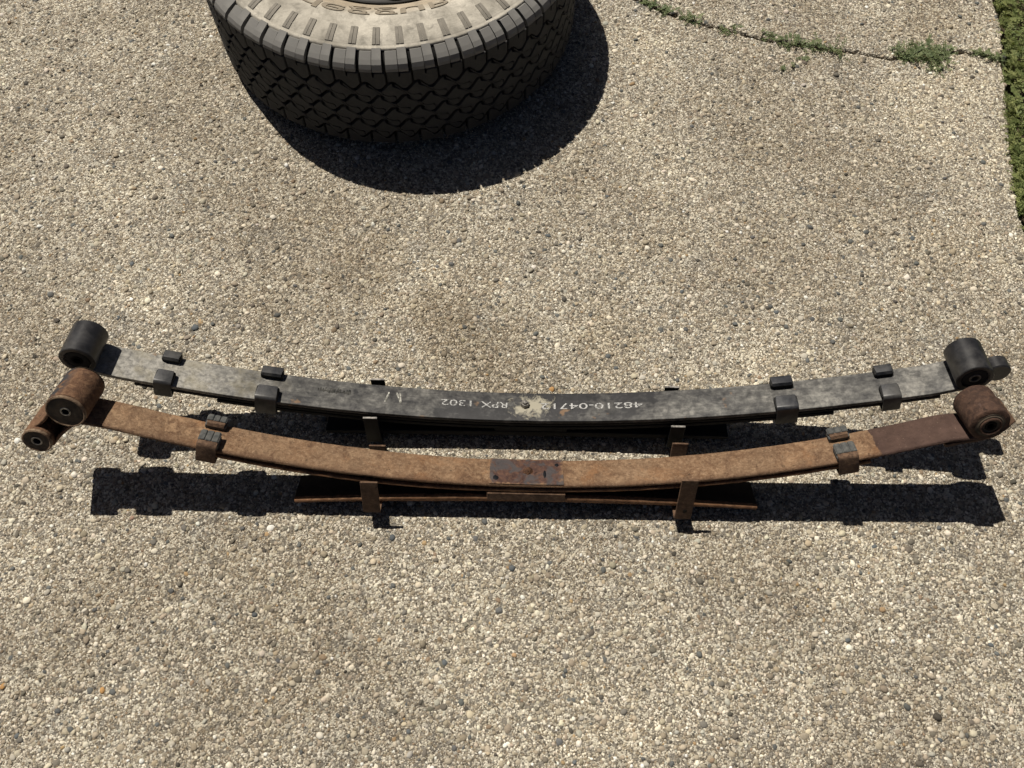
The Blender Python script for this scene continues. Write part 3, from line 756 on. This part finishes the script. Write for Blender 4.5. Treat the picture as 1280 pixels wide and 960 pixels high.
o = sweep([(x, OZb(x)-t/2) for x, t in zip(xo, th)], th, .0298, .0022).build('overload_leaf', M_BLK, bs, True, 40)
mb = MB(); box(mb, -.062, .062, -.0290, .0290, -.0310, -.0238, .001); o = mb.build('spacer', M_BLK, bs); fix_normals(o.data)
for x, wd, dp, hg in ((-.5930, .0270, .0255, .0105), (-.4350, .0340, .0310, .0115), (.4170, .0340, .0310, .0115), (.5745, .0270, .0255, .0105)):
    rebound_clip(bs, BZ, x, wd, dp, M_BLK_CLIP, M_RUBBER, False, tab=(.0255, .0165), hgt=hg)
overload_strap(bs, -.2650, .0240, .0450, -.0470, .0200, .0120, M_BLK, rivet=False, cap=M_WORN)
overload_strap(bs, .2430, .0240, .0450, -.0480, .0100, .0035, M_BLK, rivet=False, cap=M_WORN)
# centre bolt with its nut
mb = MB(); vs = []
def cyl_z(mb, cx, cy, rings, seg=24, ph=0.0):
    vs = []; fs = []; k0 = []
    for r, z in rings:
        k0.append(len(vs)); vs += [(cx+r*math.cos(2*PI*i/seg+ph), cy+r*math.sin(2*PI*i/seg+ph), z) for i in range(seg)]
    for a in range(len(rings)-1):
        for i in range(seg):
            j = (i+1) % seg; fs.append((k0[a]+i, k0[a]+j, k0[a+1]+j, k0[a+1]+i))
    return mb.add(vs, fs)
cyl_z(mb, -.0100, .003, [(.0078, .0002), (.0076, .0055), (.0066, .0066), (.0048, .0066)], 6, .3); n_ = mb.build('center_bolt', M_STEEL, bs, False); fix_normals(n_.data)
mb = MB(); cyl_z(mb, -.0100, .003, [(.0042, .006), (.0042, .0092), (.0034, .0100), (.0001, .0102)], 20); o = mb.build('bolt_tip', M_STEEL, n_, True, 40); fix_normals(o.data)
# white stencilled print, upside down to the viewer, and other marks
def text_mesh(body, size, width=1.0, bold=0.0):
    cu = bpy.data.curves.new('t', 'FONT'); cu.body = body; cu.size = size; cu.align_x = 'CENTER'; cu.align_y = 'CENTER'; cu.extrude = .00012; cu.offset = bold
    ob = bpy.data.objects.new('t', cu); C.objects.link(ob); dg = bpy.context.evaluated_depsgraph_get(); dg.update()
    me = bpy.data.meshes.new_from_object(ob.evaluated_get(dg)); bpy.data.objects.remove(ob); bpy.data.curves.remove(cu)
    co = np.empty(len(me.vertices)*3, np.float32); me.vertices.foreach_get('co', co); co = co.reshape(-1, 3)
    return me, co
def print_on_leaf(name, body, x_first, x_last, yc, h, zf, mat, parent):
    me, co = text_mesh(body, .02)
    lo_, hi_ = co.min(0), co.max(0)
    u = (co[:, 0]-lo_[0])/(hi_[0]-lo_[0]); v = (co[:, 1]-(lo_[1]+hi_[1])/2)/(hi_[1]-lo_[1])
    x = x_first+(x_last-x_first)*u; y = yc - v*h
    z = np.array([zf(a) for a in x]) + .00035 + co[:, 2]
    me.vertices.foreach_set('co', np.stack([x, y, z], 1).astype(np.float32).ravel()); me.update()
    me.materials.clear(); me.materials.append(mat); me.name = name
    o = bpy.data.objects.new(name, me); link(o, parent); o['label'] = 'white stencilled print reading ' + body; return o
print_on_leaf('printed_number', '48210-04712', .1880, .0170, .0015, .0125, BZ, M_PRINT, bs)
print_on_leaf('printed_number', 'RPX', -.0400, -.0845, .0020, .0125, BZ, M_PRINT, bs)
print_on_leaf('printed_number', '1302', -.1010, -.1520, .0030, .0125, BZ, M_PRINT, bs)
def strokes(name, segs, wd, zf, mat, parent):
    mb = MB()
    for (x0, y0, x1, y1) in segs:
        d = Vector((x1-x0, y1-y0, 0)); n_ = Vector((-d.y, d.x, 0)).normalized()*wd/2
        N_ = 4; vs = []
        for i in range(N_+1):
            p = Vector((x0, y0, 0))+d*(i/N_); k = random.uniform(.7, 1.2)
            for s_ in (-1, 1):
                q = p+n_*s_*k; vs.append((q.x, q.y, zf(q.x)+.0004))
        mb.add(vs, [(2*i, 2*i+2, 2*i+3, 2*i+1) for i in range(N_)])
    o = mb.build(name, mat, parent); fix_normals(o.data); return o
strokes('chalk_mark', [(-.241, .016, -.246, -.006), (-.228, .016, -.2195, -.006), (-.2225, .016, -.2195, -.006)], .0026, BZ, M_CHALK, bs)
ink = []
x = -.357
while x < -.305:
    ink.append((x, random.uniform(.001, .006), x+random.uniform(-.002, .003), random.uniform(.009, .014))); x += random.uniform(.0022, .0038)
ink.append((-.355, .006, -.307, .005))
strokes('ink_mark', ink, .0017, BZ, M_INK, bs)

# ---------------------------------------------------------------- tyre
ty = empty('tyre', Matrix.Translation((-.2652, 1.5423, 0)) @ Matrix.Rotation(0, 4, 'Z'))
tag(ty, 'big all terrain tyre lying flat on the driveway behind the springs', 'tyre')
R = .389; NP = 50; PIT = 2*PI*R/NP
def lathe_z(prof, seg):
    mb = MB(); vs = []; fs = []; n = len(prof)
    for i in range(seg):
        a = 2*PI*i/seg; vs += [(r*math.cos(a), r*math.sin(a), z) for r, z in prof]
    for i in range(seg):
        j = (i+1) % seg
        for k in range(n-1): fs.append((i*n+k, j*n+k, j*n+k+1, i*n+k+1))
    return mb.add(vs, fs)
ZM = .1270
base = [(.352, .2395), (.370, .2300), (.3825, .2160), (.3795, .204), (.3785, ZM), (.3775, .049), (.3745, .035), (.366, .0235), (.352, .0145)]
o = lathe_z(base, 200).build('tread_base', M_GROOVE, ty, True); fix_normals(o.data)
top = [(.358, .2380), (.3570, .2408), (.3545, .2425), (.3520, .2420), (.3500, .2432), (.335, .2475), (.318, .2505), (.300, .2518), (.282, .2505), (.264, .2465), (.250, .2400), (.240, .2325),
       (.231, .2275), (.2255, .2250), (.2215, .2220), (.2195, .2160)]
sw = lathe_z(top, 200).build('sidewall', M_SIDE, ty, True); fix_normals(sw.data)
bot = [(r, 2*ZM-z) for r, z in top]
o = lathe_z(bot, 120).build('sidewall', M_SIDE, ty, True); fix_normals(o.data)
inn = [(.2195, .2160), (.2240, .2070), (.240, .2240), (.285, .2400), (.330, .2330), (.360, .2080), (.3670, ZM), (.360, .046), (.330, .021), (.285, .014), (.240, .030), (.2240, .047), (.2195, .038)]
o = lathe_z(inn, 120).build('inner_liner', M_INNER, ty, True); fix_normals(o.data)
wheel = [(.2205, .2200), (.2215, .2262), (.2190, .2275), (.2165, .2255), (.2150, .2150), (.2060, .2040), (.1960, .1900), (.1900, .1500), (.1880, .0900), (.1780, .0740), (.1450, .0660), (.1200, .0760), (.0900, .0860), (.0500, .0880), (.0400, .0760), (.0380, .0500)]
s = NT('wheel_dark', .6, 0, .3); s.color(s.mix(s.ramp(s.noise(20, 6), .35, .7), (.010, .010, .010), (.028, .026, .023))); M_WHEEL = s.m
o = lathe_z(wheel, 120).build('wheel_rim', M_WHEEL, ty, True, 40); fix_normals(o.data)
def zprof(prof, r):
    for (r0, z0), (r1, z1) in zip(prof[:-1], prof[1:]):
        if r1 <= r <= r0: return z0+(z1-z0)*(r-r0)/(r1-r0)
    return prof[-1][1]
def prism(mb, poly, r0, r1, ch=.0012):
    """block on the tread: polygon in (arc length, z), from radius r0 out to r1"""
    n = len(poly); cu = sum(p[0] for p in poly)/n; cv = sum(p[1] for p in poly)/n
    area = sum(poly[i-1][0]*poly[i][1]-poly[i][0]*poly[i-1][1] for i in range(n))
    if area < 0: poly = poly[::-1]
    def ring(r, sh):
        out = []
        for u, v in poly:
            d = math.hypot(u-cu, v-cv); k = 1-sh/d if d > 1e-6 else 1
            a = (cu+(u-cu)*k)/R; out.append((r*math.cos(a), r*math.sin(a), cv+(v-cv)*k))
        return out
    vs = ring(r0, -.0006) + ring(r1-ch, 0) + ring(r1, ch)
    fs = []
    for a in range(2):
        for i in range(n):
            j = (i+1) % n; fs.append((a*n+i, a*n+j, (a+1)*n+j, (a+1)*n+i))
    fs.append(tuple(2*n+i for i in range(n)))
    return mb.add(vs, fs)
V0, Q = .0550, .0316
def wave(ug, lev): return V0+lev*Q + .30*Q*math.sin(2*PI*ug + PI*lev + .6)
def warp(a, b, j):
    ug = a+.5*(j % 2) - .50*(b-.5) + .13*math.sin(2*PI*b)
    return ug*PIT, wave(ug, j+b)
def tile(j, a0, a1, b0=0.0, b1=1.0):
    N = 6; pts = []
    pts += [warp(a0+(a1-a0)*i/N, b0, j) for i in range(N)]
    pts += [warp(a1, b0+(b1-b0)*i/N, j) for i in range(N)]
    pts += [warp(a1+(a0-a1)*i/N, b1, j) for i in range(N)]
    pts += [warp(a0, b1+(b0-b1)*i/N, j) for i in range(N)]
    return pts
gu, gv = .055, .075
protos = []
for j in range(4):
    mb = MB()
    prism(mb, tile(j, gu, .49, gv, 1-gv), .376, R, .0010); prism(mb, tile(j, .515, 1-gu, gv, 1-gv), .376, R, .0010)
    me = mb.mesh('tread_block', M_TREAD); fix_normals(me); protos.append(me)
# lower shoulder block
mb = MB()
low = [(.95*PIT, .030), (.05*PIT, .030)] + [(a*PIT, wave(a, 0)-.0030) for a in lin(.05, .95, 14)]
prism(mb, low, .374, R-.001, .0016); me = mb.mesh('tread_block', M_TREAD); fix_normals(me); protos.append(me)
# upper tread shoulder block
mb = MB()
upb = [(.96*PIT, .2130), (.56*PIT, .2130), (.545*PIT, .2050), (.485*PIT, .2050), (.47*PIT, .2165), (.04*PIT, .2165)] + [(a*PIT, wave(a, 4)+.0030) for a in lin(.04, .96, 14)]
prism(mb, upb, .374, R-.0005, .0012); me = mb.mesh('tread_block', M_TREAD); fix_normals(me); protos.append(me)
for k in range(NP):
    for me in protos:
        o = bpy.data.objects.new('tread_block', me); link(o, ty); o.rotation_euler = (0, 0, 2*PI*k/NP)
# shoulder lugs that turn the corner onto the sidewall
def lug(mb, u0, u1, prof, inner):
    n = len(prof); vs = []
    for u in (u0, (u0+u1)/2, u1):
        a = u/R
        vs += [(r*math.cos(a), r*math.sin(a), z) for r, z in prof] + [(r*math.cos(a), r*math.sin(a), z) for r, z in inner]
    fs = []; m2 = 2*n
    for s_ in range(2):
        for k in range(n-1):
            fs.append((s_*m2+k, (s_+1)*m2+k, (s_+1)*m2+k+1, s_*m2+k+1))
        fs.append((s_*m2, s_*m2+n, (s_+1)*m2+n, (s_+1)*m2)); fs.append((s_*m2+n-1, (s_+1)*m2+n-1, (s_+1)*m2+m2-1, s_*m2+m2-1))
    for b in (0, 2*m2):
        fs.append(tuple(b+k for k in range(n)) + tuple(b+n+k for k in reversed(range(n))))
    return mb.add(vs, fs)
pa = [(R-.0008, .2160), (R-.0018, .2218), (R-.0062, .2288), (R-.0135, .2335), (R-.0270, .2405)]
pb = [(R-.0005, .2160), (R-.0010, .2220), (R-.0050, .2295), (R-.0130, .2350), (R-.0320, .2432)]
ia = [(r-.010, z-.006) for r, z in pa]; ib = [(r-.010, z-.006) for r, z in pb]
mb = MB(); lug(mb, .03*PIT, .49*PIT, pa, ia); lug(mb, .515*PIT, .88*PIT, pb, ib)
lme = mb.mesh('shoulder_lug', M_LUG); fix_normals(lme)
rme = MB()
for u0, u1 in ((.52, .66), (.68, .84)):
    prof = [(r, zprof(top, r)+.0016) for r in (.3490, .340, .330, .320, .314)]
    lug(rme, u0*PIT, u1*PIT, prof, [(r, z-.004) for r, z in prof])
rme = rme.mesh('side_rib', M_RIB); fix_normals(rme)
for k in range(NP):
    o = bpy.data.objects.new('shoulder_lug', lme); link(o, ty); o.rotation_euler = (0, 0, 2*PI*k/NP)
    o = bpy.data.objects.new('side_rib', rme); link(o, ty); o.rotation_euler = (0, 0, 2*PI*k/NP)
# raised lettering on the sidewall, tops outward
LET = [('R', 556), ('u', 518), ('g', 484), ('g', 450), ('e', 417), ('d', 384)]
for ch, xpx in LET:
    th_ = math.atan2(-.272*.98, 0)
    ang = -PI/2 + (xpx-471)/620/.272*.92
    me, co = text_mesh(ch, .03); lo_, hi_ = co.min(0), co.max(0)
    wd = .045 if ch != 'R' else .047
    base_, x_h = 0.0, .0205
    co[:, 0] = ((co[:, 0]-lo_[0])/(hi_[0]-lo_[0])-.5)*wd
    me0, c0 = text_mesh('x', .03); xl, xh = c0[:, 1].min(), c0[:, 1].max()
    hgt = (co[:, 1]-xl)/(xh-xl) if ch != 'R' else (co[:, 1]-lo_[1])/(hi_[1]-lo_[1])*1.1
    hgt = np.clip(hgt, -.28, 1.25)
    for part, mt, k, up_ in (('letter', M_LETTER, 1.0, .0016),):
        rr = .2605+hgt*x_h; aa = ang - co[:, 0]/.271*-1
        P = np.stack([rr*np.cos(aa), rr*np.sin(aa), np.array([zprof(top, float(r)) for r in rr])+np.where(co[:, 2] > 0, up_, -.001)], 1)
    me.vertices.foreach_set('co', P.astype(np.float32).ravel()); me.update(); me.materials.clear(); me.materials.append(M_LETTER); me.name = 'letter'
    o = bpy.data.objects.new('letter', me); link(o, sw); fix_normals(me)

# ---------------------------------------------------------------- plants
def sprigs(name, mat, starts, parent=None, nleaf=14, ln=(.035, .07), leaf=(.005, .009), lift=.35, arch=.5):
    """creeping stems with paired leaflets, all of one plant in one mesh"""
    V = []; F = []; T = []
    for (p, az, el, L) in starts:
        d = np.array([math.cos(az)*math.cos(el), math.sin(az)*math.cos(el), math.sin(el)])
        side = np.array([-math.sin(az), math.cos(az), 0]); upv = np.cross(d, side)
        if upv[2] < 0: upv = -upv
        tint = random.random()**1.3
        bend = random.uniform(-.6, .6)
        for i in range(nleaf):
            u = (i+.6)/nleaf
            c = p + d*L*u + side*bend*L*u*u*.5 - np.array([0, 0, arch*L*u*u*.35])
            for sg in (-1, 1):
                a = random.uniform(.55, 1.2); tl = random.uniform(-.25, .45)
                dirv = (d*math.cos(a) + side*sg*math.sin(a))*math.cos(tl) + upv*math.sin(tl)
                l_ = random.uniform(*leaf)*(1-.35*u); wv = np.cross(dirv, upv); wv = wv/(np.linalg.norm(wv)+1e-9)*l_*random.uniform(.24, .36)
                k = len(V); fold = upv*l_*.06
                V += [c, c+dirv*l_*.5+wv+fold, c+dirv*l_, c+dirv*l_*.5-wv+fold]; F.append((k, k+1, k+2, k+3)); T += [min(1, max(0, tint*.6+random.random()*.45))]*4
    me = bpy.data.meshes.new(name); me.from_pydata([tuple(v) for v in V], [], F); me.update()
    a = me.attributes.new('tint', 'FLOAT', 'POINT'); a.data.foreach_set('value', np.array(T, np.float32))
    me.materials.append(mat); o = bpy.data.objects.new(name, me); link(o, parent); return o
# dense ground cover beside the slab
S_ = []
def edge_x(y):
    best = min(edge_lo+edge_hi, key=lambda p: abs(p.y-y)); return best.x
ys_ = sorted([(p.y, p.x) for p in edge_lo+edge_hi]); ya = np.array([a for a, b in ys_]); xa = np.array([b for a, b in ys_])
for k in range(8000):
    y = random.uniform(.55, 2.5); ex = float(np.interp(y, ya, xa)); dx = random.random()**2.2*.75
    patch = .5+.5*math.sin(9*y+3*math.sin(11*(ex+dx)))
    if math.sin(23*y+2.0*math.sin(31*dx+5*y))+math.sin(57*y+40*dx) > .95 and random.random() < .8: continue
    top_ = .010+.030*min(1, dx/.05)*(.35+.65*patch)
    S_.append((np.array([ex+.018+dx-.010*patch, y, random.uniform(-.01, top_)]), random.uniform(0, 6.28) if dx > .05 else random.gauss(PI, 1.1), random.uniform(.05, .7), random.uniform(.025, .055) if dx > .05 else random.uniform(.015, .034)))
gc = sprigs('ground_cover', M_LEAF2, S_, nleaf=8, leaf=(.005, .0095))
tag(gc, 'low dense green ground cover growing along the slab edge', 'ground cover', kind='stuff')
def weed(px, spread, n, label, leaf=(.004, .008), hgt=.012, L=(.02, .045), bias=None):
    c = sum((px_ground(*p) for p in px), Vector())/len(px)
    root = empty('weed', Matrix.Translation(c))
    st = []
    for k in range(n):
        p = random.choice(px); q = px_ground(*p)-c
        az = random.uniform(0, 6.28) if bias is None else random.gauss(bias, .9)
        st.append((np.array([q.x+random.gauss(0, spread), q.y+random.gauss(0, spread*.6), random.uniform(-.006, hgt*.6)]), az, random.uniform(.05, .5), random.uniform(*L)))
    f = sprigs('foliage', M_LEAF, st, root, nleaf=7, leaf=leaf)
    mb = MB()
    for p, az, el, l_ in st[::2]:
        d = np.array([math.cos(az)*math.cos(el), math.sin(az)*math.cos(el), math.sin(el)*.6]); s_ = np.array([-math.sin(az), math.cos(az), 0])*.0005
        q = p+d*l_*.8; z = np.array([0, 0, .0006])
        mb.add([p-s_, p+s_, p+z, q-s_, q+s_, q+z], [(0, 1, 4, 3), (1, 2, 5, 4), (2, 0, 3, 5)])
    mb.build('stem', M_STEM, root)
    return tag(root, label, 'weed', 'weeds in the driveway crack')
weed([(1125, 66), (1140, 68), (1150, 62), (1155, 74), (1165, 70), (1135, 74), (1172, 84), (1176, 78), (1180, 66), (1160, 64), (1145, 70)], .009, 170, 'largest green weed mat sprawling over the crack near the slab corner', hgt=.012, L=(.018, .034))
weed([(1022, 60), (1030, 60), (1038, 62), (1046, 64), (1012, 57)], .005, 26, 'low weed with yellowish leaves in the middle of the crack')
weed([(968, 51), (975, 52), (985, 53), (995, 54), (1003, 56)], .005, 26, 'low green weed in the crack just left of the yellowish one', L=(.015, .03))
weed([(905, 36), (912, 38), (918, 39)], .004, 12, 'small weed tuft in the crack above the plain concrete', L=(.012, .025))
weed([(858, 23), (864, 25), (870, 27)], .004, 15, 'small weed tuft near the upper end of the crack', L=(.015, .028))
weed([(806, 4), (816, 8), (826, 12), (834, 16)], .004, 26, 'weed strip at the top end of the crack', L=(.012, .025))
weed([(960, 40), (956, 44)], .003, 8, 'dark little sprig poking up beyond the crack', L=(.012, .02))
weed([(978, 86), (990, 80), (1002, 76)], .002, 9, 'thin runner creeping onto the concrete below the crack', L=(.01, .018))
weed([(1222, 68), (1236, 70), (1246, 72)], .006, 34, 'weed where the crack meets the ground cover', L=(.015, .03))
